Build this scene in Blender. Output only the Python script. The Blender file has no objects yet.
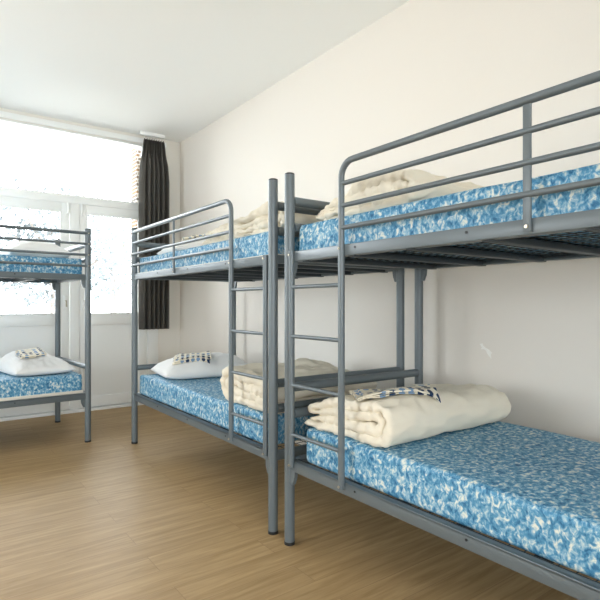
import bpy, bmesh, math, random
from mathutils import Vector, Matrix, noise
S = bpy.context.scene
COL = S.collection
PI = math.pi
random.seed(4)

# ------------------------------------------------------------------ materials
def mat(name):
    m = bpy.data.materials.new(name); m.use_nodes = True
    nt = m.node_tree
    return m, nt, nt.nodes, nt.links, nt.nodes['Principled BSDF']

def lin(c):
    return tuple(((x/255)/12.92 if x/255 <= .04045 else ((x/255+.055)/1.055)**2.4) for x in c)+(1,)

def plain(name, rgb, rough=.5, spec=.5, metal=0, bump=0, bscale=60, vary=.0):
    m, nt, N, K, b = mat(name)
    b.inputs['Base Color'].default_value = lin(rgb)
    b.inputs['Roughness'].default_value = rough
    b.inputs['Specular IOR Level'].default_value = spec
    b.inputs['Metallic'].default_value = metal
    tc = N.new('ShaderNodeTexCoord')
    nz = N.new('ShaderNodeTexNoise'); nz.inputs['Scale'].default_value = bscale
    nz.inputs['Detail'].default_value = 4
    K.new(tc.outputs['Object'], nz.inputs['Vector'])
    if bump:
        bp = N.new('ShaderNodeBump'); bp.inputs['Strength'].default_value = bump
        bp.inputs['Distance'].default_value = .004
        K.new(nz.outputs['Fac'], bp.inputs['Height']); K.new(bp.outputs['Normal'], b.inputs['Normal'])
    if vary:
        mx = N.new('ShaderNodeMix'); mx.data_type = 'RGBA'
        c = lin(rgb)
        mx.inputs['A'].default_value = tuple(x*(1-vary) for x in c[:3])+(1,)
        mx.inputs['B'].default_value = tuple(min(1, x*(1+vary)) for x in c[:3])+(1,)
        K.new(nz.outputs['Fac'], mx.inputs['Factor']); K.new(mx.outputs['Result'], b.inputs['Base Color'])
    return m

M = {}
M['steel'] = plain('grey_blue_paint', (99,108,112), .38, .5, .1, .05, 300)
M['dark_steel'] = plain('dark_grey_paint', (62,70,74), .5, .4, .1, .05, 300)
M['black'] = plain('black_plastic', (28,29,31), .45)
M['bolt'] = plain('zinc_bolt', (178,170,150), .3, .6, .7)
M['wall'] = plain('cream_paint', (228,222,213), .75, .25, 0, .12, 220)
M['wall_end'] = plain('cream_paint_end', (228,224,215), .75, .25, 0, .12, 220)
M['ceiling'] = plain('white_paint', (246,246,243), .85, .2, 0, .05, 200)
M['frame'] = plain('white_gloss', (236,237,234), .35, .5)
M['skirting'] = plain('skirting_paint', (225,222,212), .45, .5)
M['curtain'] = plain('charcoal_cloth', (112,109,103), .9, .2, 0, .3, 900)
M['white_cotton'] = plain('white_cotton', (236,236,234), .9, .2, 0, .25, 500)
M['cream_cotton'] = plain('cream_cotton', (230,222,204), .92, .2, 0, .3, 420, .04)
def wrinkle(m, sc, dist, st):
    nt = m.node_tree; N, K = nt.nodes, nt.links; b = N['Principled BSDF']
    tc = N.new('ShaderNodeTexCoord'); nz = N.new('ShaderNodeTexNoise'); nz.noise_type = 'RIDGED_MULTIFRACTAL'
    nz.inputs['Scale'].default_value = sc; nz.inputs['Detail'].default_value = 3; nz.inputs['Distortion'].default_value = 1.0
    K.new(tc.outputs['Object'], nz.inputs['Vector'])
    bp = N.new('ShaderNodeBump'); bp.inputs['Strength'].default_value = st; bp.inputs['Distance'].default_value = dist
    K.new(nz.outputs['Fac'], bp.inputs['Height'])
    K.new(bp.outputs['Normal'], b.inputs['Normal'].links[0].from_node.inputs['Normal'])
wrinkle(M['cream_cotton'], 7, .008, .4)
wrinkle(M['white_cotton'], 5, .008, .4)
M['ticking_and_glint'] = plain('cream_ticking_and_glint', (226,220,206), .9, .2, 0, .2, 500)  # pad cloth, also the colour of the painted ledge reflection
M['chip'] = plain('plaster_chip', (240,238,232), .9, .2)
M['leaf'] = plain('pale_leaf', (114,120,122), .8, .2, 0, 0, 3, .2)
M['bark'] = plain('bark', (128,122,116), .9, .2, 0, .4, 30)
M['paving'] = plain('paving', (170,168,162), .9, .2, 0, .3, 8)

def mk_glass():
    m, nt, N, K, b = mat('pane_glass')
    N.remove(b)
    t = N.new('ShaderNodeBsdfTransparent'); t.inputs['Color'].default_value = (.97,.985,.99,1)
    g = N.new('ShaderNodeBsdfGlossy'); g.inputs['Roughness'].default_value = .02
    fr = N.new('ShaderNodeFresnel'); fr.inputs['IOR'].default_value = 1.45
    mx = N.new('ShaderNodeMixShader')
    K.new(fr.outputs[0], mx.inputs[0]); K.new(t.outputs[0], mx.inputs[1]); K.new(g.outputs[0], mx.inputs[2])
    K.new(mx.outputs[0], N['Material Output'].inputs['Surface'])
    return m
M['glass'] = mk_glass()

def mk_lamp():
    m, nt, N, K, b = mat('opal_lamp')
    b.inputs['Base Color'].default_value = (.9,.9,.88,1)
    b.inputs['Emission Color'].default_value = (1,.93,.83,1)
    b.inputs['Emission Strength'].default_value = LAMP
    return m
LAMP = 4.0
M['opal'] = mk_lamp()

def mk_floor():
    m, nt, N, K, b = mat('oak_laminate')
    tc = N.new('ShaderNodeTexCoord')
    br = N.new('ShaderNodeTexBrick')
    br.inputs['Scale'].default_value = 1
    br.inputs['Brick Width'].default_value = 1.25
    br.inputs['Row Height'].default_value = .145
    br.inputs['Mortar Size'].default_value = .0012
    br.inputs['Mortar Smooth'].default_value = .3
    br.offset = .37
    br.inputs['Color1'].default_value = (0,0,0,1); br.inputs['Color2'].default_value = (1,1,1,1)
    br.inputs['Mortar'].default_value = (.5,.5,.5,1)
    K.new(tc.outputs['Object'], br.inputs['Vector'])
    mp = N.new('ShaderNodeMapping'); mp.inputs['Scale'].default_value = (1.6, 22, 1)
    K.new(tc.outputs['Object'], mp.inputs['Vector'])
    sh = N.new('ShaderNodeVectorMath'); sh.operation = 'MULTIPLY_ADD'
    sh.inputs[1].default_value = (7,3,0)
    K.new(br.outputs['Color'], sh.inputs[0]); K.new(mp.outputs['Vector'], sh.inputs[2])
    nz = N.new('ShaderNodeTexNoise'); nz.inputs['Scale'].default_value = 1.6
    nz.inputs['Detail'].default_value = 7; nz.inputs['Roughness'].default_value = .62; nz.inputs['Distortion'].default_value = .7
    K.new(sh.outputs[0], nz.inputs['Vector'])
    cr = N.new('ShaderNodeValToRGB')
    cr.color_ramp.elements[0].position = .32; cr.color_ramp.elements[0].color = lin((154,126,86))
    cr.color_ramp.elements[1].position = .7; cr.color_ramp.elements[1].color = lin((187,159,117))
    K.new(nz.outputs['Fac'], cr.inputs['Fac'])
    mx = N.new('ShaderNodeMix'); mx.data_type = 'RGBA'; mx.blend_type = 'MULTIPLY'; mx.inputs['Factor'].default_value = 1
    r2 = N.new('ShaderNodeValToRGB')
    r2.color_ramp.elements[0].color = (.92,.91,.9,1); r2.color_ramp.elements[1].color = (1.0,1,1,1)
    K.new(br.outputs['Color'], r2.inputs['Fac'])
    K.new(cr.outputs['Color'], mx.inputs['A']); K.new(r2.outputs['Color'], mx.inputs['B'])
    m2 = N.new('ShaderNodeMix'); m2.data_type = 'RGBA'
    m2.inputs['B'].default_value = lin((140,112,80))
    K.new(br.outputs['Fac'], m2.inputs['Factor']); K.new(mx.outputs['Result'], m2.inputs['A'])
    K.new(m2.outputs['Result'], b.inputs['Base Color'])
    b.inputs['Roughness'].default_value = .48
    b.inputs['Specular IOR Level'].default_value = .25
    bp = N.new('ShaderNodeBump'); bp.inputs['Strength'].default_value = .12; bp.inputs['Distance'].default_value = .002
    K.new(nz.outputs['Fac'], bp.inputs['Height']); K.new(bp.outputs['Normal'], b.inputs['Normal'])
    return m
M['floor'] = mk_floor()

def mk_mattress():
    m, nt, N, K, b = mat('blue_mottled_cover')
    tc = N.new('ShaderNodeTexCoord')
    mp = N.new('ShaderNodeMapping'); mp.inputs['Scale'].default_value = (1,1,.8)
    mp.inputs['Rotation'].default_value = (.5,0,0)
    K.new(tc.outputs['Object'], mp.inputs['Vector'])
    nz = N.new('ShaderNodeTexNoise'); nz.inputs['Scale'].default_value = 62
    nz.inputs['Detail'].default_value = 3; nz.inputs['Roughness'].default_value = .6; nz.inputs['Distortion'].default_value = .5
    K.new(mp.outputs['Vector'], nz.inputs['Vector'])
    cr = N.new('ShaderNodeValToRGB'); e = cr.color_ramp.elements
    e[0].position = .3; e[0].color = lin((34,94,134))
    e[1].position = .66; e[1].color = lin((222,224,212))
    a = e.new(.47); a.color = lin((84,146,182))
    a = e.new(.575); a.color = lin((154,188,204))
    K.new(nz.outputs['Fac'], cr.inputs['Fac'])
    K.new(cr.outputs['Color'], b.inputs['Base Color'])
    b.inputs['Roughness'].default_value = .6
    b.inputs['Specular IOR Level'].default_value = .3
    n2 = N.new('ShaderNodeTexNoise'); n2.inputs['Scale'].default_value = 14; n2.inputs['Detail'].default_value = 5
    K.new(tc.outputs['Object'], n2.inputs['Vector'])
    bp = N.new('ShaderNodeBump'); bp.inputs['Strength'].default_value = .25; bp.inputs['Distance'].default_value = .01
    K.new(n2.outputs['Fac'], bp.inputs['Height']); K.new(bp.outputs['Normal'], b.inputs['Normal'])
    return m
M['mattress'] = mk_mattress()

def mk_spots():
    m, nt, N, K, b = mat('spotted_cotton')
    tc = N.new('ShaderNodeTexCoord')
    mp = N.new('ShaderNodeMapping'); mp.inputs['Scale'].default_value = (26,26,0); mp.inputs['Location'].default_value = (.25,.3,0)
    K.new(tc.outputs['Object'], mp.inputs['Vector'])
    fl = N.new('ShaderNodeVectorMath'); fl.operation = 'FLOOR'; K.new(mp.outputs[0], fl.inputs[0])
    fr = N.new('ShaderNodeVectorMath'); fr.operation = 'FRACTION'; K.new(mp.outputs[0], fr.inputs[0])
    sb = N.new('ShaderNodeVectorMath'); sb.operation = 'SUBTRACT'; sb.inputs[1].default_value = (.5,.5,0); K.new(fr.outputs[0], sb.inputs[0])
    ln = N.new('ShaderNodeVectorMath'); ln.operation = 'LENGTH'; K.new(sb.outputs[0], ln.inputs[0])
    lt = N.new('ShaderNodeMath'); lt.operation = 'LESS_THAN'; lt.inputs[1].default_value = .34; K.new(ln.outputs['Value'], lt.inputs[0])
    wn = N.new('ShaderNodeTexWhiteNoise'); wn.noise_dimensions = '2D'; K.new(fl.outputs[0], wn.inputs['Vector'])
    cr = N.new('ShaderNodeValToRGB'); cr.color_ramp.interpolation = 'CONSTANT'
    e = cr.color_ramp.elements
    e[0].color = lin((34,58,92)); e[1].position = .45; e[1].color = lin((120,150,182))
    a = e.new(.72); a.color = lin((226,218,198))
    K.new(wn.outputs['Value'], cr.inputs['Fac'])
    mx = N.new('ShaderNodeMix'); mx.data_type = 'RGBA'; mx.inputs['A'].default_value = lin((228,220,200))
    K.new(lt.outputs[0], mx.inputs['Factor']); K.new(cr.outputs['Color'], mx.inputs['B'])
    K.new(mx.outputs['Result'], b.inputs['Base Color']); b.inputs['Roughness'].default_value = .9
    return m
M['spots'] = mk_spots()

def mk_brick():
    m, nt, N, K, b = mat('pale_brick')
    tc = N.new('ShaderNodeTexCoord')
    mp = N.new('ShaderNodeMapping'); mp.inputs['Rotation'].default_value = (PI/2,0,0)
    K.new(tc.outputs['Object'], mp.inputs['Vector'])
    br = N.new('ShaderNodeTexBrick'); br.inputs['Scale'].default_value = 1
    br.inputs['Brick Width'].default_value = .055; br.inputs['Row Height'].default_value = .042; br.inputs['Mortar Size'].default_value = .006
    br.inputs['Color1'].default_value = lin((100,74,48)); br.inputs['Color2'].default_value = lin((70,64,58)); br.inputs['Mortar'].default_value = lin((150,148,142))
    K.new(mp.outputs[0], br.inputs['Vector']); K.new(br.outputs['Color'], b.inputs['Base Color'])
    b.inputs['Roughness'].default_value = .9
    return m
M['brick'] = mk_brick()

# ------------------------------------------------------------------ helpers
def tag(o, label=None, cat=None, group=None, kind=None):
    if label: o['label'] = label
    if cat: o['category'] = cat
    if group: o['group'] = group
    if kind: o['kind'] = kind
    return o

def obj(name, bm, m, parent=None, smooth=True, angle=38):
    bm.normal_update()
    me = bpy.data.meshes.new(name); bm.to_mesh(me); bm.free()
    if smooth:
        for p in me.polygons: p.use_smooth = True
        me.set_sharp_from_angle(angle=math.radians(angle))
    me.materials.append(m)
    o = bpy.data.objects.new(name, me); COL.objects.link(o)
    if parent: o.parent = parent
    return o

def empty(name, loc=(0,0,0), rz=0):
    o = bpy.data.objects.new(name, None); COL.objects.link(o)
    o.location = loc; o.rotation_euler = (0,0,rz); o.empty_display_size = .1
    return o

def box(bm, x0, x1, y0, y1, z0, z1, bev=0, seg=2):
    r = bmesh.ops.create_cube(bm, size=1)
    vs = r['verts']
    for v in vs:
        v.co = Vector(((x0+x1)/2+v.co.x*(x1-x0), (y0+y1)/2+v.co.y*(y1-y0), (z0+z1)/2+v.co.z*(z1-z0)))
    if bev:
        es = list({e for v in vs for e in v.link_edges})
        bmesh.ops.bevel(bm, geom=es, offset=bev, segments=seg, profile=.5, affect='EDGES')
    return bm

def B(*a, **k): return box(bmesh.new(), *a, **k)

def tube(bm, pts, r, seg=14, cap=True):
    pts = [Vector(p) for p in pts]
    n = len(pts); rings = []
    t0 = (pts[1]-pts[0]).normalized()
    up = Vector((0,0,1)) if abs(t0.z) < .9 else Vector((1,0,0))
    nrm = t0.cross(up).normalized()
    for i in range(n):
        if i == 0: t = (pts[1]-pts[0]).normalized()
        elif i == n-1: t = (pts[-1]-pts[-2]).normalized()
        else: t = ((pts[i]-pts[i-1]).normalized()+(pts[i+1]-pts[i]).normalized()).normalized()
        nrm = (nrm - t*nrm.dot(t)).normalized(); bn = t.cross(nrm)
        rings.append([bm.verts.new(pts[i]+nrm*math.cos(a)*r+bn*math.sin(a)*r) for a in [2*PI*k/seg for k in range(seg)]])
    for i in range(n-1):
        for k in range(seg):
            bm.faces.new((rings[i][k], rings[i][(k+1)%seg], rings[i+1][(k+1)%seg], rings[i+1][k]))
    if cap:
        bm.faces.new(rings[0][::-1]); bm.faces.new(rings[-1])
    return bm

def T(pts, r, seg=14): return tube(bmesh.new(), pts, r, seg)

def struct(name, bm, m, parent=None, smooth=False):
    o = obj(name, bm, m, parent, smooth)
    if not parent: o['kind'] = 'structure'
    return o

# ------------------------------------------------------------------ room
XR, XL, YF, YB, H = 2.366, -3.3, 5.5, -3.2, 2.91
struct('floor', B(XL, XR, YB, YF+.12, -.1, 0), M['floor'])
struct('ceiling', B(XL, XR, YB, YF+.12, H, H+.1), M['ceiling'])
w_right = struct('wall_right', B(XR, XR+.15, YB-.15, YF+.35, -.1, H+.1), M['wall'])
bm = bmesh.new()
box(bm, XL-.15, XL, YB-.15, 1.9, -.1, H+.1); box(bm, XL-.15, XL, 4.1, YF+.35, -.1, H+.1)
box(bm, XL-.15, XL, 1.9, 4.1, -.1, .7); box(bm, XL-.15, XL, 1.9, 4.1, 2.2, H+.1)
struct('wall_left', bm, M['wall'])
bm = bmesh.new()
box(bm, XL, -3.0, YB-.15, YB, -.1, H+.1); box(bm, 1.0, XR, YB-.15, YB, -.1, H+.1)
box(bm, -3.0, 1.0, YB-.15, YB, -.1, .7); box(bm, -3.0, 1.0, YB-.15, YB, 2.2, H+.1)
struct('wall_back', bm, M['wall'])
def added_casement(idx, loc, rz, wd_):  # windows out of view, added to bring in more daylight
    w = empty('window_%d' % idx, loc, rz); w['kind'] = 'structure'
    h = wd_/2; bm = bmesh.new()
    for a in (-h, -.03, h-.06): box(bm, a, a+.06, .02, .08, 0, 1.5, bev=.004)
    box(bm, -h+.06, h-.06, .02, .08, 0, .06, bev=.004); box(bm, -h+.06, h-.06, .02, .08, 1.44, 1.5, bev=.004)
    obj('window_frame', bm, M['frame'], w)
    obj('pane', B(-h+.06, h-.06, .045, .051, .06, 1.44), M['glass'], w, smooth=False)
    obj('window_sill', B(-h, h, -.06, .02, -.03, 0, bev=.004), M['frame'], w)
added_casement(3, (XL, 3.0, .7), PI/2, 2.2)  # added in the unseen left wall as extra side light
added_casement(4, (-1.0, YB, .7), PI, 4.0)  # added behind the camera to light the window wall from the front
# window wall with openings
bm = bmesh.new()
box(bm, 2.11, XR, YF, YF+.2, 0, H)
box(bm, XL, -1.55, YF, YF+.2, 0, H)
box(bm, -1.55, 2.11, YF, YF+.2, 2.815, H)
box(bm, -1.55, .39, YF, YF+.2, 0, .9)
struct('wall_window_side', bm, M['wall_end'])
struct('baseboard_right', B(XR-.014, XR, YB, YF, 0, .07, bev=.003), M['skirting'])
struct('baseboard_window_side', B(2.12, XR-.016, YF-.014, YF, 0, .07, bev=.003), M['skirting'])
struct('trim_1', B(-1.55, 2.2, YF-.02, YF, 2.82, 2.875, bev=.006), M['frame'])   # header moulding
bm = bmesh.new()
box(bm, .39, .51, YF-.01, YF+.07, 0, 2.815, bev=.004)
box(bm, 1.99, 2.11, YF-.01, YF+.07, 0, 2.815, bev=.004)
box(bm, 1.205, 1.292, YF-.005, YF+.07, .03, 2.093, bev=.004)
box(bm, .51, 1.99, YF-.005, YF+.07, 2.093, 2.147, bev=.004)
box(bm, .51, 1.99, YF-.02, YF+.04, 0, .03, bev=.004)
box(bm, .51, 1.99, YF+.04, YF+.09, 0, .07)
struct('trim_2', bm, M['frame'], smooth=True)     # door frame, mullion, transom bar, sill

def leaf_door(idx, xa, xb, ga, gb, hinge, handle_x):
    d = empty('door_%d' % idx, ((xa+xb)/2, YF, 0)); d['kind'] = 'structure'
    ox = (xa+xb)/2
    f = lambda a: a-ox
    bm = bmesh.new()
    y0, y1 = .005, .05
    box(bm, f(xa), f(ga), y0, y1, .042, 2.098, bev=.004)
    box(bm, f(gb), f(xb), y0, y1, .042, 2.098, bev=.004)
    box(bm, f(ga), f(gb), y0, y1, 2.006, 2.098, bev=.004)
    box(bm, f(ga), f(gb), y0, y1, .875, .985, bev=.004)
    box(bm, f(ga), f(gb), y0, y1, .042, .145, bev=.004)
    box(bm, f(ga), f(gb), y0+.015, y1-.01, .14, .88)
    obj('door_leaf', bm, M['frame'], d)
    bm = bmesh.new()
    for q in ((f(ga), f(ga)+.012, .985, 2.006), (f(gb)-.012, f(gb), .985, 2.006)):
        box(bm, q[0], q[1], y0-.004, y0+.01, q[2], q[3], bev=.002)
    box(bm, f(ga)+.012, f(gb)-.012, y0-.004, y0+.01, .985, .997, bev=.002)
    box(bm, f(ga)+.012, f(gb)-.012, y0-.004, y0+.01, 1.994, 2.006, bev=.002)
    obj('glazing_bead', bm, M['frame'], d)
    obj('pane', B(f(ga), f(gb), .025, .031, .985, 2.006), M['glass'], d, smooth=False)
    for hz in (2.04, .4):
        obj('hinge', T([(f(hinge), -.012, hz-.055), (f(hinge), -.012, hz+.055)], .013), M['frame'], d)
    h = obj('lock_plate', B(f(handle_x)-.016, f(handle_x)+.016, -.012, .004, 1.04, 1.17, bev=.004), M['frame'], d)
    obj('handle', T([(f(handle_x), -.012, 1.12), (f(handle_x), -.045, 1.12), (f(handle_x)+.0, -.05, 1.06)], .007), M['bolt'], h)
    return d
leaf_door(1, 1.296, 1.986, 1.361, 1.90, 1.315, 1.335)
leaf_door(2, .514, 1.20, .58, 1.126, 1.185, 1.16)
w = empty('window_1', (1.25, YF, 2.48)); w['kind'] = 'structure'
bm = bmesh.new()
for a in ((-.74, -.69, -.333, .335), (.69, .74, -.333, .335)):
    box(bm, a[0], a[1], .01, .055, a[2], a[3], bev=.003)
box(bm, -.69, .69, .01, .055, -.333, -.30, bev=.003); box(bm, -.69, .69, .01, .055, .32, .335, bev=.003)
obj('window_frame', bm, M['frame'], w)
obj('pane', B(-.69, .69, .03, .036, -.30, .32), M['glass'], w, smooth=False)
w = empty('window_2', (-.58, YF, .9)); w['kind'] = 'structure'  # unseen window added further along this wall, only for its daylight
bm = bmesh.new()
for a in (-.965, -.325, .315, .915):
    box(bm, a, a+.05, .0, .06, .0, 1.913, bev=.003)
box(bm, -.915, .915, .0, .06, 0, .05, bev=.003); box(bm, -.915, .915, .0, .06, 1.863, 1.913, bev=.003)
box(bm, -.915, .915, .0, .06, 1.2, 1.25, bev=.003)
obj('window_frame', bm, M['frame'], w)
bm = bmesh.new()
box(bm, -.915, .915, .03, .036, .05, 1.2); box(bm, -.915, .915, .03, .036, 1.25, 1.863)
obj('pane', bm, M['glass'], w, smooth=False)
obj('window_sill', B(-.98, .95, -.09, .0, -.03, .0, bev=.005), M['frame'], w)

# paint chip on right wall
bm = bmesh.new()
pts = [(-.038,.030),(-.024,.012),(-.030,.002),(-.012,.004),(.002,-.004),(.006,-.016),(.018,-.030),(.030,-.042),(.027,-.020),(.034,-.012),(.022,-.002),(.010,.006),(-.006,.012),(-.018,.022),(-.022,.032)]
cx = (1.584, .849)
f1 = [bm.verts.new((XR-.0015, cx[0]-a, cx[1]+b)) for a, b in pts]
f2 = [bm.verts.new((XR+.002, cx[0]-a, cx[1]+b)) for a, b in pts]
bm.faces.new(f1); bm.faces.new(f2[::-1])
for i in range(len(pts)):
    j = (i+1) % len(pts); bm.faces.new((f1[i], f1[j], f2[j], f2[i]))
bmesh.ops.recalc_face_normals(bm, faces=bm.faces)
c = obj('plaster_chip', bm, M['chip'], w_right, smooth=False)

# ------------------------------------------------------------------ curtain
def curtain():
    root = empty('curtain', (2.014, 5.36, 2.86))
    nx, nz = 150, 50
    bm = bmesh.new(); G = []
    for k in range(nz+1):
        v = k/nz; row = []
        spread = min(1, v/.22)**.7
        w0 = .112+.040*spread
        for i in range(nx+1):
            u = i/nx*2-1
            ph = u*PI*5.6+.5*math.sin(u*4)+.15*math.sin(v*5+u*3)
            amp = .024+.020*spread
            yy = amp*math.sin(ph)+.006*math.sin(ph*2.1+v*2)
            if v < .07: yy = .028*math.sin(u*PI*9)
            elif v < .13:
                t = (v-.07)/.06; yy = (1-t)*.028*math.sin(u*PI*9)+t*yy
            xx = u*w0+.008*math.cos(ph)*spread + (.0)*v
            z = -.015-2.025*v-.012*(1-v)*abs(math.sin(u*PI*4.5))**4
            row.append(bm.verts.new((xx, yy, z)))
        G.append(row)
    for k in range(nz):
        for i in range(nx):
            bm.faces.new((G[k][i], G[k+1][i], G[k+1][i+1], G[k][i+1]))
    r = bmesh.ops.solidify(bm, geom=bm.faces[:], thickness=.004)
    bmesh.ops.recalc_face_normals(bm, faces=bm.faces)
    obj('fabric', bm, M['curtain'], root, angle=60)
    for i in range(7):
        x = -.105+.035*i
        obj('hook', T([(x, 0, -.02), (x, .0, .014)], .003, 8), M['frame'], root)
    tag(root, 'dark charcoal pleated curtain hanging in the corner beside the glass door', 'curtain')
curtain()
tr = obj('curtain_track', B(1.86, 2.13, 5.345, 5.375, H-.036, H, bev=.004), M['frame'])
tag(tr, 'white ceiling track above the charcoal curtain', 'curtain track')

# ------------------------------------------------------------------ ceiling lamp (lights the room, above the aisle)
lr = empty('ceiling_lamp', (-.15, 1.15, H))
bm = bmesh.new()
bmesh.ops.create_cone(bm, cap_ends=True, segments=48, radius1=.2, radius2=.2, depth=.03, matrix=Matrix.Translation((0,0,-.015)))
obj('base', bm, M['frame'], lr)
bm = bmesh.new()
prof = [(.19,-.03),(.19,-.06),(.17,-.085),(.12,-.1),(.05,-.108),(0.001,-.11)]
rings = [[bm.verts.new((r*math.cos(2*PI*k/48), r*math.sin(2*PI*k/48), z)) for k in range(48)] for r, z in prof]
for a, b2 in zip(rings, rings[1:]):
    for k in range(48): bm.faces.new((a[k], a[(k+1)%48], b2[(k+1)%48], b2[k]))
bmesh.ops.recalc_face_normals(bm, faces=bm.faces)
obj('lamp_shade', bm, M['opal'], lr)
tag(lr, 'round opal flush lamp on the ceiling above the aisle', 'lamp')

# ------------------------------------------------------------------ bunk beds
W, L, PR = .877, 1.966, .023
Z_LO, Z_UP = (.340, .388), (1.278, 1.322)
HB = 1.678
FX = -.018      # plane of ladder and guard rail, just in front of the posts

def copy_tree(o, parent=None):
    c = o.copy(); COL.objects.link(c)
    if parent: c.parent = parent
    for ch in list(o.children): copy_tree(ch, c)
    return c

def bunk(s, loc, rz=0):
    root = empty('bunk_bed', loc, rz)
    y = lambda t: s*t
    def part(name, bm, m=M['steel'], parent=root): return obj(name, bm, m, parent)
    for px in (0, W):
        for t in (0, L):
            p = part('post', T([(px, y(t), .012), (px, y(t), HB-.004)], PR, 28))
            bm = bmesh.new()
            tube(bm, [(px, y(t), HB-.006), (px, y(t), HB+.001)], PR-.0005, 28); tube(bm, [(px, y(t), HB), (px, y(t), HB+.004)], PR-.006, 28)
            part('post_cap', bm, M['black'], p)
            part('foot_cap', T([(px, y(t), 0), (px, y(t), .014)], PR+.001, 28), M['black'], p)
    # long side rails: a face with a ledge turned inwards
    for px, sg in ((0, 1), (W, -1)):
        for (z0, z1) in (Z_LO, Z_UP):
            bm = bmesh.new()
            a, b_ = sorted((y(PR*.8), y(L-PR*.8)))
            xs = sorted((px-sg*.012, px+sg*.002)); box(bm, xs[0], xs[1], a, b_, z0, z1, bev=.003)
            xs = sorted((px, px+sg*.030)); box(bm, xs[0], xs[1], a, b_, z0, z0+.012, bev=.002)
            if px == 0 and z0 < 1:   # lower ledge is at the top of the rail
                box(bm, -.012, .020, a, b_, z1-.010, z1, bev=.002)
            r = part('side_rail', bm)
            if px == 0:
                for t in (.45, .95, 1.45):
                    part('bolt_hole', T([(px-.0125, y(t), (z0+z1)/2+.006), (px-.0145, y(t), (z0+z1)/2+.006)], .0045, 12), M['black'], r)
            # hook brackets at both ends
            for t, d in ((PR*.85, 1), (L-PR*.85, -1)):
                bm = bmesh.new()
                q = []
                for xx in (px-.010, px+.008):
                    q.append([bm.verts.new((xx, y(t+d*w_), zz)) for w_, zz in ((0, z1-.008), (.034, z1-.008), (.034, z0+.0), (.030, z0-.030), (.016, z0-.062), (0, z0-.062))])
                bm.faces.new(q[0]); bm.faces.new(q[1][::-1])
                for i in range(6):
                    j = (i+1) % 6; bm.faces.new((q[0][i], q[0][j], q[1][j], q[1][i]))
                bmesh.ops.recalc_face_normals(bm, faces=bm.faces)
                part('bracket', bm)
    # end rails
    for t in (0, L):
        zs = [1.556, 1.437, .589] + ([.709] if t == 0 else [])
        for z in zs:
            part('end_bar', T([(PR*.8, y(t), z), (W-PR*.8, y(t), z)], .021, 20))
        for z0, z1 in (Z_LO, Z_UP):
            part('end_rail', B(PR*.8, W-PR*.8, y(t)-.012, y(t)+.012, z0+.004, z1, bev=.003))
    # sprung mesh bases and cross beams
    for (z0, z1), zm in ((Z_LO, .381), (Z_UP, 1.301)):
        for k in range(6):
            t = .36+.262*k if z0 < 1 else .11+.30*k
            if t > L-.1: continue
            bm = B(.004, W-.004, y(t)-.018, y(t)+.018, zm-.028, zm-.004, bev=.003)
            part('cross_beam', bm, M['dark_steel'])
        bm = bmesh.new()
        for k in range(17):
            xx = .035+(W-.07)*k/16
            tube(bm, [(xx, y(.02), zm), (xx, y(L-.02), zm)], .0017, 5)
        for k in range(40):
            t = .03+(L-.06)*k/39
            tube(bm, [(.02, y(t), zm-.002), (W-.02, y(t), zm-.002)], .0017, 5)
        part('wire_base', bm, M['dark_steel'])
    # guard rail: bent tube, bars, upright
    tg = .378; zt = 1.644; R = .062
    bm = bmesh.new()
    pts = [(FX, y(tg), 1.318), (FX, y(tg), zt-R)]
    for k in range(1, 9):
        a = PI/2*k/8
        pts.append((FX, y(tg+R-R*math.cos(a)), zt-R+R*math.sin(a)))
    pts += [(FX, y(L-.028), zt), (FX+.012, y(L-.008), zt)]
    part('guard_rail', tube(bm, pts, .0125, 18))
    for z in (1.560, 1.4735, 1.387):
        part('guard_bar', T([(FX, y(tg), z), (FX, y(L-.02), z)], .0095, 14))
    bm = B(FX-.013, FX-.008, y(1.149)-.0115, y(1.149)+.0115, 1.284, 1.652, bev=.001)
    if s > 0:   # round rod upright
        bm.free(); bm = T([(FX, y(1.149), 1.290), (FX, y(1.149), zt)], .0075, 12)
    else:
        bm.free(); bm = B(FX-.004, FX+.003, y(1.149)-.0115, y(1.149)+.0115, 1.284, 1.650, bev=.001)
    up = part('guard_upright', bm)
    part('bolt', T([(FX-.009, y(1.149), 1.299), (FX-.002, y(1.149), 1.299)], .005, 10), M['bolt'], up)
    for z in (1.644, 1.560, 1.4735, 1.387):
        part('bolt', T([(-.030, y(L), z), (-.018, y(L), z)], .0045, 8), M['bolt'])
    # ladder
    for t in (.040, tg):
        st = part('ladder_stile', T([(FX, y(t), .362), (FX, y(t), 1.322)], .0135 if t > .1 else .0125, 18))
        for z in (.372, 1.306):
            part('bolt', T([(FX-.017, y(t), z), (FX-.008, y(t), z)], .005, 10), M['bolt'], st)
        for z0, z1 in (Z_LO, Z_UP):
            part('clamp', B(FX, -.006, y(t)-.009, y(t)+.009, z0+.02, z0+.038), M['steel'], st)
    for z in (1.163, .945, .728, .508):
        part('ladder_rung', T([(FX, y(.045), z), (FX, y(tg-.005), z)], .0085, 14))
    return root

FXW = 1.351
bedA = bunk(1, (FXW, 2.050, 0))
tag(bedA, 'grey metal bunk bed by the charcoal curtain, ladder at its near end', 'bunk bed', 'grey metal bunk beds')
bedB = bunk(-1, (FXW, 1.914, 0))
tag(bedB, 'nearest grey metal bunk bed, running out of the picture on the right', 'bunk bed', 'grey metal bunk beds')
bedC = copy_tree(bedB)
PHI = math.radians(93)
bedC.location = (-.896, 4.171, 0); bedC.rotation_euler = (0, 0, PHI)
tag(bedC, 'grey metal bunk bed at the left in front of the glass doors', 'bunk bed')

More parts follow.
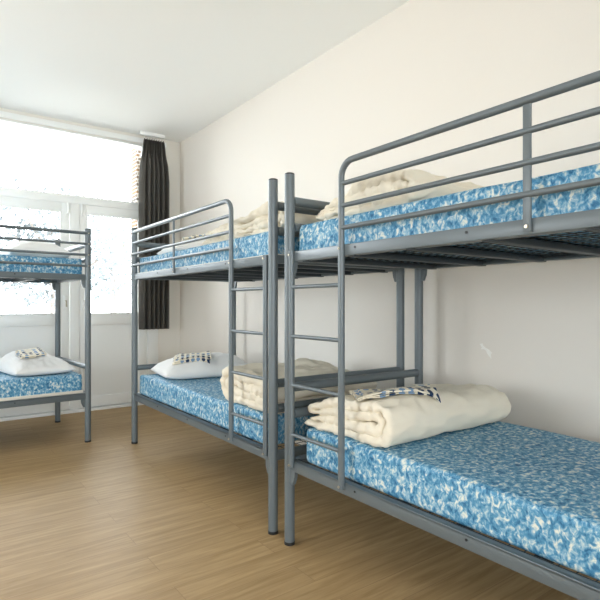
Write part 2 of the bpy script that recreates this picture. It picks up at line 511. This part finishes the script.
# ------------------------------------------------------------------ bedding
def mattress(s, loc, rz, z0, z1, label, under=False):
    root = empty('mattress', (0,0,0), 0)
    bm = bmesh.new()
    x0, x1 = .025, W-.025
    a, b_ = sorted((s*(.078 if z0 < 1 else .027), s*(L-.030)))
    nx, ny, nz = 18, 44, 6
    r = bmesh.ops.create_cube(bm, size=1)
    for v in r['verts']:
        v.co = Vector(((x0+x1)/2+v.co.x*(x1-x0), (a+b_)/2+v.co.y*(b_-a), (z1-z0)/2+v.co.z*(z1-z0)))
    bmesh.ops.bevel(bm, geom=bm.edges[:], offset=.026, segments=5, profile=.55, affect='EDGES')
    bmesh.ops.subdivide_edges(bm, edges=[e for e in bm.edges if e.calc_length() > .5], cuts=24, use_grid_fill=True)
    sd = loc[0]*3+loc[1]*5+z0*7
    for v in bm.verts:
        p = v.co
        n = noise.noise(Vector((p.x*5+sd, p.y*4, p.z*6)))*.004
        e = noise.noise(Vector((p.x*2+sd, p.y*9+3, p.z*9)))*.003
        if p.z > (z1-z0)*.6: v.co.z += n*1.2
        if p.x < x0+.03: v.co.x -= max(-.002, e)
    root.location = Vector(loc)+Vector((0,0,z0)); root.rotation_euler = (0,0,rz)
    obj('cover', bm, M['mattress'], root, angle=50)
    # seam piping around the edge
    bm = bmesh.new()
    r_ = .03
    def loop(z):
        P = []
        for cxx, cyy, a0 in ((x1-r_, b_-r_, 0), (x0+r_, b_-r_, PI/2), (x0+r_, a+r_, PI), (x1-r_, a+r_, 1.5*PI)):
            for k in range(5):
                an = a0+PI/2*k/4; P.append((cxx+(r_-.006)*math.cos(an), cyy+(r_-.006)*math.sin(an), z))
        return P+[P[0]]
    tube(bm, loop(z1-z0-.008), .0025, 6)
    obj('piping', bm, M['mattress'], root)
    if under:
        bm = B(x0+.002, x1-.002, a+.002, b_-.002, 0.001, .028, bev=.006)
        for v in bm.verts: v.co.z += .002*noise.noise(v.co*6)
        bm2 = bm
        for v in bm2.verts:
            v.co.x += (-.006 if v.co.x < (x0+x1)/2 else .006); v.co.y += (-.006 if v.co.y < (a+b_)/2 else .006)
        obj('pad_and_glint', bm2, M['ticking_and_glint'], root)['label'] = 'cream mattress pad edge and painted rail reflection'  # mattress pad at far left; painted window reflection on the curtain-side upper bunk
    tag(root, label, 'mattress', 'blue mottled mattresses')
    return root
LO, UP = (.3835, .537), (1.3035, 1.447)
mattress(1, (FXW, 2.050, 0), 0, *LO, 'blue mottled mattress on the lower bunk near the curtain, under a pillow and rolled duvet')
mattress(1, (FXW, 2.050, 0), 0, *UP, 'blue mottled mattress on the upper bunk near the curtain, behind the guard rail', under=True)  # its pale strip paints in the window light on the rail ledge
mattress(-1, (FXW, 1.914, 0), 0, *LO, 'blue mottled mattress of the nearest lower bunk, cut off at bottom right')
mattress(-1, (FXW, 1.914, 0), 0, *UP, 'blue mottled mattress of the nearest upper bunk at top right')
mattress(-1, (-.896, 4.171, 0), PHI, *LO, 'blue mottled mattress on the lower bunk at the far left', under=True)
mattress(-1, (-.896, 4.171, 0), PHI, *UP, 'blue mottled mattress on the upper bunk at the far left')

def sst(x): x = max(0, min(1, x)); return x*x*(3-2*x)

def duvet(loc, s, wid, Lr, Hh, th, amp, seed, label, taper=(.55, .35), wr=1.0, round_back=True):
    """one folded sheet: outer U wrapped around an inner U; local x across the bed, y along it"""
    path = []
    Ro = (Hh-th)/2; Ri = max(.012, (Hh-3.05*th)/2)
    yc = Lr-Ro-th/2
    def off(py, k):      # distance of the k-th nested layer from the middle: flat at the open end, rounder at the fold
        w_ = sst((py-(yc-.15))/.15)
        return (th*(.5+k))*(1-w_)+((Hh-th)/2 if k else max(th*.62, (Hh-3.0*th)/2))*w_
    def mid(py):
        w_ = sst((py-(yc-.15))/.15)
        return 2*th*(1-w_)+Hh/2*w_
    def seg(a, b_, k, sg, n):
        for i in range(n):
            py = a+(b_-a)*i/n; path.append((py, mid(py)+sg*off(py, k)))
    def arc(c, r, a0, a1, n, rz_):
        for i in range(n):
            a = a0+(a1-a0)*i/n; path.append((c[0]+r*math.cos(a), c[1]+rz_*math.sin(a)))
    seg(0, yc, 1, -1, 56)
    arc((yc, Hh/2), Ro, -PI/2, PI/2, 26, Ro)
    seg(yc, .03, 1, 1, 56)
    arc((.03, 3*th), th*.52, PI/2, PI*1.5, 10, th*.5)
    ri = off(yc, 0)
    seg(.03, yc-.01, 0, 1, 50)
    arc((yc-.01, Hh/2), ri, PI/2, -PI/2, 16, ri)
    seg(yc-.01, .015, 0, -1, 50)
    n = len(path)
    bm = bmesh.new(); NX = 84; rings = []
    tot = [0]
    for i in range(1, n): tot.append(tot[-1]+math.dist(path[i], path[i-1]))
    for k in range(NX+1):
        u = k/NX
        # denser near ends
        uu = .5-.5*math.cos(PI*u)
        uu = .5*uu+.5*u
        dend = min(uu, 1-uu)*wid
        fe = math.sqrt(max(.0, 1-(1-min(1, dend/.022))**2))*.86+.14
        top, bot = [], []
        for j, (py, pz) in enumerate(path):
            a = path[max(0, j-1)]; b_ = path[min(n-1, j+1)]
            ty, tz = b_[0]-a[0], b_[1]-a[1]; l = math.hypot(ty, tz) or 1
            ny, nz_ = -tz/l, ty/l
            ds = min(tot[j], tot[-1]-tot[j])
            fs = math.sqrt(max(0, 1-(1-min(1, ds/.02))**2))*.9+.1
            h = 1.12*th/2*fe*fs*(1+.12*noise.noise(Vector((tot[j]*7, uu*wid*8, seed))))
            end = .018*noise.noise(Vector((tot[j]*5, 3.3, seed)))+.007*noise.noise(Vector((tot[j]*24, 8.3, seed)))
            xx = uu*wid+end*(1-2*uu)
            k1 = taper[0]+(1-taper[0])*sst(py/taper[1])
            for lst, sgn in ((top, 1), (bot, -1)):
                yy = py+ny*h*sgn; zz = pz+nz_*h*sgn
                if round_back:
                    e = sst(min(1, (wid-uu*wid)/.12)); zz *= (.84+.16*e)
                lst.append(Vector((xx, s*yy, zz*k1)))
        rings.append((top, bot))
    V = []
    for top, bot in rings:
        V.append([bm.verts.new(p) for p in top]+[bm.verts.new(p) for p in reversed(bot)])
    m_ = 2*n
    for k in range(NX):
        for j in range(m_):
            j2 = (j+1) % m_
            bm.faces.new((V[k][j], V[k][j2], V[k+1][j2], V[k+1][j]))
    for k, fl in ((0, 1), (NX, 0)):
        for j in range(n-1):
            bm.faces.new((V[k][j], V[k][j+1], V[k][m_-2-j], V[k][m_-1-j]))
    bmesh.ops.recalc_face_normals(bm, faces=bm.faces); bm.normal_update()
    so = Vector((seed*1.7, seed*2.3, seed*.9))
    new = []
    for v in bm.verts:
        p = v.co; q = p+so
        big = noise.noise(q*5.5)*amp
        w_ = noise.noise(Vector((q.x*7, q.y*16, q.z*16))+noise.noise_vector(q*6)*.8)
        rid = (1-abs(w_)*2.4)*.0065*wr
        w3 = noise.noise(Vector((q.x*11, q.y*34, q.z*38))+noise.noise_vector(q*7)*1.3)*.0048*wr
        en = max(0, 1-min(p.x, wid-p.x)/.07)
        w3 += en*.0065*noise.noise(Vector((q.x*18, q.y*48, q.z*60)))
        d = big+rid*.9+w3
        c = p+v.normal*d
        low = p.z < .02
        c.z += big*1.2*(p.z/Hh)
        c.x += .5*big
        new.append(c)
    for v, c in zip(bm.verts, new): v.co = Vector((c.x, c.y, max(0, c.z)))
    o = obj('duvet', bm, M['cream_cotton'], None, angle=75)
    o.location = loc
    tag(o, label, 'duvet', 'cream folded duvets')
    return o
duv1 = duvet((1.405, 1.852, .5415), -1, .80, .515, .169, .037, .007, 3.1, 'cream duvet rolled up on the nearest lower bunk, spotted cloth on top', (.66, .22))
duvet((1.400, 2.125, .5415), 1, .70, .545, .190, .041, .014, 7.4, 'cream duvet folded on the lower bunk behind the first ladder, beside a white pillow', (.8, .2), 1.3)
duvet((1.45, 2.99, 1.4515), -1, .62, .88, .138, .033, .024, 12.2, 'crumpled cream duvet on the upper bunk near the curtain', (.55, .6), 1.9)
duvet((1.43, 1.845, 1.4515), -1, .66, .60, .128, .031, .018, 21.6, 'crumpled cream duvet on the nearest upper bunk behind the guard rail', (.35, .38), 1.7)

def pillow(loc, rz, w_, l_, th, seed, label, tilt=(0,0)):
    bm = bmesh.new(); n = 44; top = []; bot = []
    for i in range(n+1):
        rt, rb = [], []
        for j in range(n+1):
            u = -math.cos(PI*i/n)*.5+ (i/n*2-1)*.5; v = -math.cos(PI*j/n)*.5+(j/n*2-1)*.5
            k = max(0, (1-abs(u)**2.8))**.48*max(0, (1-abs(v)**2.8))**.48
            x = u*w_/2*(1-.045*(1-v*v)); y = v*l_/2*(1-.045*(1-u*u))
            e = noise.noise(Vector((u*2+seed, v*2, 0)))*.018+noise.noise(Vector((u*7+seed, v*7, 4)))*.005
            cr = abs(noise.noise(Vector((u*4+seed*2, v*9, 1))))*-.006
            rt.append(bm.verts.new((x, y, 0.030+(th*.80+tilt[0]*u+tilt[1]*v)*k+(e+cr)*min(1, k*2))))
            border = i in (0, n) or j in (0, n)
            rb.append(rt[-1] if border else bm.verts.new((x, y, .030-.028*min(1, k*2.2))))
        top.append(rt); bot.append(rb)
    for i in range(n):
        for j in range(n):
            bm.faces.new((top[i][j], top[i+1][j], top[i+1][j+1], top[i][j+1]))
            bm.faces.new((bot[i][j], bot[i][j+1], bot[i+1][j+1], bot[i+1][j]))
        bmesh.ops.recalc_face_normals(bm, faces=bm.faces)
    o = obj('pillow', bm, M['white_cotton'], None, angle=80)
    o.location = loc; o.rotation_euler = (0,0,rz)
    tag(o, label, 'pillow', 'white pillows')
    return o
pil1 = pillow((1.775, 3.70, .541), math.radians(-8), .69, .50, .15, 1.5, 'white pillow on the lower bunk near the curtain, spotted cloth on it', (.025,0))
pil2 = pillow((1.80, 3.67, 1.451), math.radians(-4), .66, .44, .15, 5.5, 'white pillow on the upper bunk near the curtain', (.04,0))
def loc_c(x, t, z):
    c, s_ = math.cos(PHI), math.sin(PHI)
    lx, ly = x, -t
    return (-.896+c*lx-s_*ly, 4.171+s_*lx+c*ly, z)
pil3 = pillow(loc_c(.40, 1.655, .541), PHI+math.radians(6), .64, .44, .15, 9.5, 'white pillow on the lower bunk at the far left', (.05,0))
pillow(loc_c(.42, 1.66, 1.451), PHI, .64, .44, .14, 14.5, 'white pillow on the upper bunk at the far left')

from mathutils.bvhtree import BVHTree
def cloth(under, loc, rz, a, b_, seed, label, sag=.0, tilt=(0,0)):
    bm = bmesh.new(); n = 20
    me = under.data
    mw = Matrix.LocRotScale(under.location, under.rotation_euler, None)
    bvh = BVHTree.FromPolygons([mw@v.co for v in me.vertices], [p.vertices[:] for p in me.polygons])
    rot = Matrix.Rotation(rz, 3, 'Z')
    z0 = bvh.ray_cast(Vector((loc[0], loc[1], loc[2]+.4)), Vector((0,0,-1)))[0].z
    loc = (loc[0], loc[1], z0)
    def under_z(x, y):
        p = rot@Vector((x, y, 0)); hs = []
        for dx, dy in ((0,0),(.02,0),(-.02,0),(0,.02),(0,-.02)):
            h = bvh.ray_cast(Vector((loc[0]+p.x+dx, loc[1]+p.y+dy, z0+.4)), Vector((0,0,-1)))[0]
            if h is not None: hs.append(h.z)
        return max(max(hs)-z0 if hs else -.04, -.05)
    for layer in range(3):
        ox, oy = (.012*layer*math.cos(seed+layer*2), .014*layer*math.sin(seed*2+layer))
        sx, sy = 1-.04*layer, 1-.05*layer
        g = []
        for side in (0, 1):
            gg = []
            for i in range(n+1):
                row = []
                for j in range(n+1):
                    u, v = i/n*2-1, j/n*2-1
                    z = .007*layer+.005*side+.004*noise.noise(Vector((u*2+seed, v*2, layer*.7)))+.003
                    x = u*a/2*sx+ox+.008*noise.noise(Vector((v*3, seed, layer))); y = v*b_/2*sy+oy+.008*noise.noise(Vector((u*3, seed+5, layer)))
                    z += under_z(x, y)+.001
                    row.append(bm.verts.new((x, y, z)))
                gg.append(row)
            g.append(gg)
        for i in range(n):
            for j in range(n):
                bm.faces.new((g[1][i][j], g[1][i+1][j], g[1][i+1][j+1], g[1][i][j+1]))
                bm.faces.new((g[0][i][j], g[0][i][j+1], g[0][i+1][j+1], g[0][i+1][j]))
        for i in range(n):
            for q in ((i, 0, i+1, 0), (i+1, n, i, n), (0, i+1, 0, i), (n, i, n, i+1)):
                bm.faces.new((g[0][q[0]][q[1]], g[0][q[2]][q[3]], g[1][q[2]][q[3]], g[1][q[0]][q[1]]))
    bmesh.ops.recalc_face_normals(bm, faces=bm.faces)
    o = obj('folded_cloth', bm, M['spots'], None, angle=50)
    o.location = loc; o.rotation_euler = (0,0,rz)
    tag(o, label, 'cloth', 'folded blue spotted cloths')
    return o
cloth(duv1, (1.60, 1.515, .706), math.radians(-32), .33, .21, 1.2, 'folded cream cloth with blue spots on the rolled duvet of the nearest lower bunk')
cloth(pil1, (1.66, 3.64, .676), math.radians(-25), .27, .24, 2.9, 'folded cream cloth with blue spots on the pillow below the charcoal curtain', sag=.008)
cloth(pil2, (1.72, 3.66, 1.58), math.radians(-20), .24, .18, 4.1, 'folded cream cloth with blue spots on the pillow of the upper bunk', sag=.008)
cloth(pil3, loc_c(.36, 1.63, .672), PHI, .22, .18, 5.3, 'folded cream cloth with blue spots on the pillow at the far left', sag=.008)

# ------------------------------------------------------------------ outside
struct('ground', B(-30, 30, YF+.25, 45, -.25, -.15), M['paving'])
br_ = struct('wall_outside', B(1.995, 2.6, 5.86, 6.05, -.15, 4.0), M['brick'])
def tree(x, y, h, r, seed, label):
    random.seed(seed)
    root = empty('tree', (x, y, -.15))
    bm = tube(bmesh.new(), [(0,0,0), (.05,0,h*.35), (-.02,.05,h*.7)], .09, 10)
    for k in range(5):
        a = k*1.3; tube(bm, [(.02,0,h*(.35+.06*k)), (math.cos(a)*r*.6, math.sin(a)*r*.6, h*(.55+.08*k))], .03, 6)
    obj('trunk', bm, M['bark'], root)
    bm = bmesh.new()
    for k in range(3800):
        while True:
            d = Vector((random.uniform(-1,1), random.uniform(-1,1), random.uniform(-1,1)))
            if d.length < 1: break
        rr = 1+.35*noise.noise(d*2.5+Vector((seed,0,0)))
        if noise.noise(d*3.2+Vector((seed*3,1,0))) < -.12: continue
        c = Vector((d.x*r*rr, d.y*r*rr, h*.62+d.z*h*.36*rr))
        e1 = Vector((random.uniform(-1,1), random.uniform(-1,1), random.uniform(-1,1))).normalized()*.085
        e2 = e1.orthogonal().normalized()*.05
        bm.faces.new([bm.verts.new(c+e1), bm.verts.new(c+e2), bm.verts.new(c-e1), bm.verts.new(c-e2)])
    obj('foliage', bm, M['leaf'], root, smooth=False)
    tag(root, label, 'tree', 'trees outside')
tree(2.46, 13, 4.2, 1.7, 1, 'pale overexposed tree seen through the left glass pane')
tree(5.3, 18, 4.6, 2.0, 2, 'pale overexposed tree seen through the glass door between the two bunks')

# ------------------------------------------------------------------ light
wd = bpy.data.worlds.new('World'); S.world = wd; wd.use_nodes = True
N, K = wd.node_tree.nodes, wd.node_tree.links
bg = N['Background']; bg.inputs['Color'].default_value = (.94,.97,1,1); bg.inputs['Strength'].default_value = 9
def portal(x0, x1, z0, z1, loc=None, rot=None):
    l = bpy.data.lights.new('window_portal', 'AREA'); l.shape = 'RECTANGLE'; l.size = x1-x0; l.size_y = z1-z0
    l.cycles.is_portal = True
    o = bpy.data.objects.new('window_portal', l); COL.objects.link(o)
    o.location = ((x0+x1)/2, YF+.1, (z0+z1)/2); o.rotation_euler = (-PI/2, 0, 0)
    if loc: o.location = loc; o.rotation_euler = rot
portal(.51, 2.0, .98, 2.8); portal(-1.5, .34, .93, 2.8)
portal(0, 2.1, 0, 1.45, (XL-.12, 3.0, 1.45), (-PI/2, 0, PI/2))  # serves the added left-wall window
portal(0, 3.9, 0, 1.45, (-1.0, YB-.12, 1.45), (-PI/2, 0, PI))  # serves the added back-wall window

# ------------------------------------------------------------------ camera
cam = bpy.data.cameras.new('camera'); co = bpy.data.objects.new('camera', cam); COL.objects.link(co)
cam.sensor_width = 36; cam.lens = 516/600*36
cam.shift_y = 4/600
co.location = (0, 0, 1.088)
co.rotation_euler = (PI/2, 0, -math.atan(380/516))
cam.clip_start = .05
S.camera = co
S.view_settings.view_transform = 'Standard'; S.view_settings.look = 'None'
S.view_settings.gamma = 1; S.view_settings.exposure = .68
S.cycles.use_denoising = True
S.cycles.max_bounces = 10; S.cycles.diffuse_bounces = 6
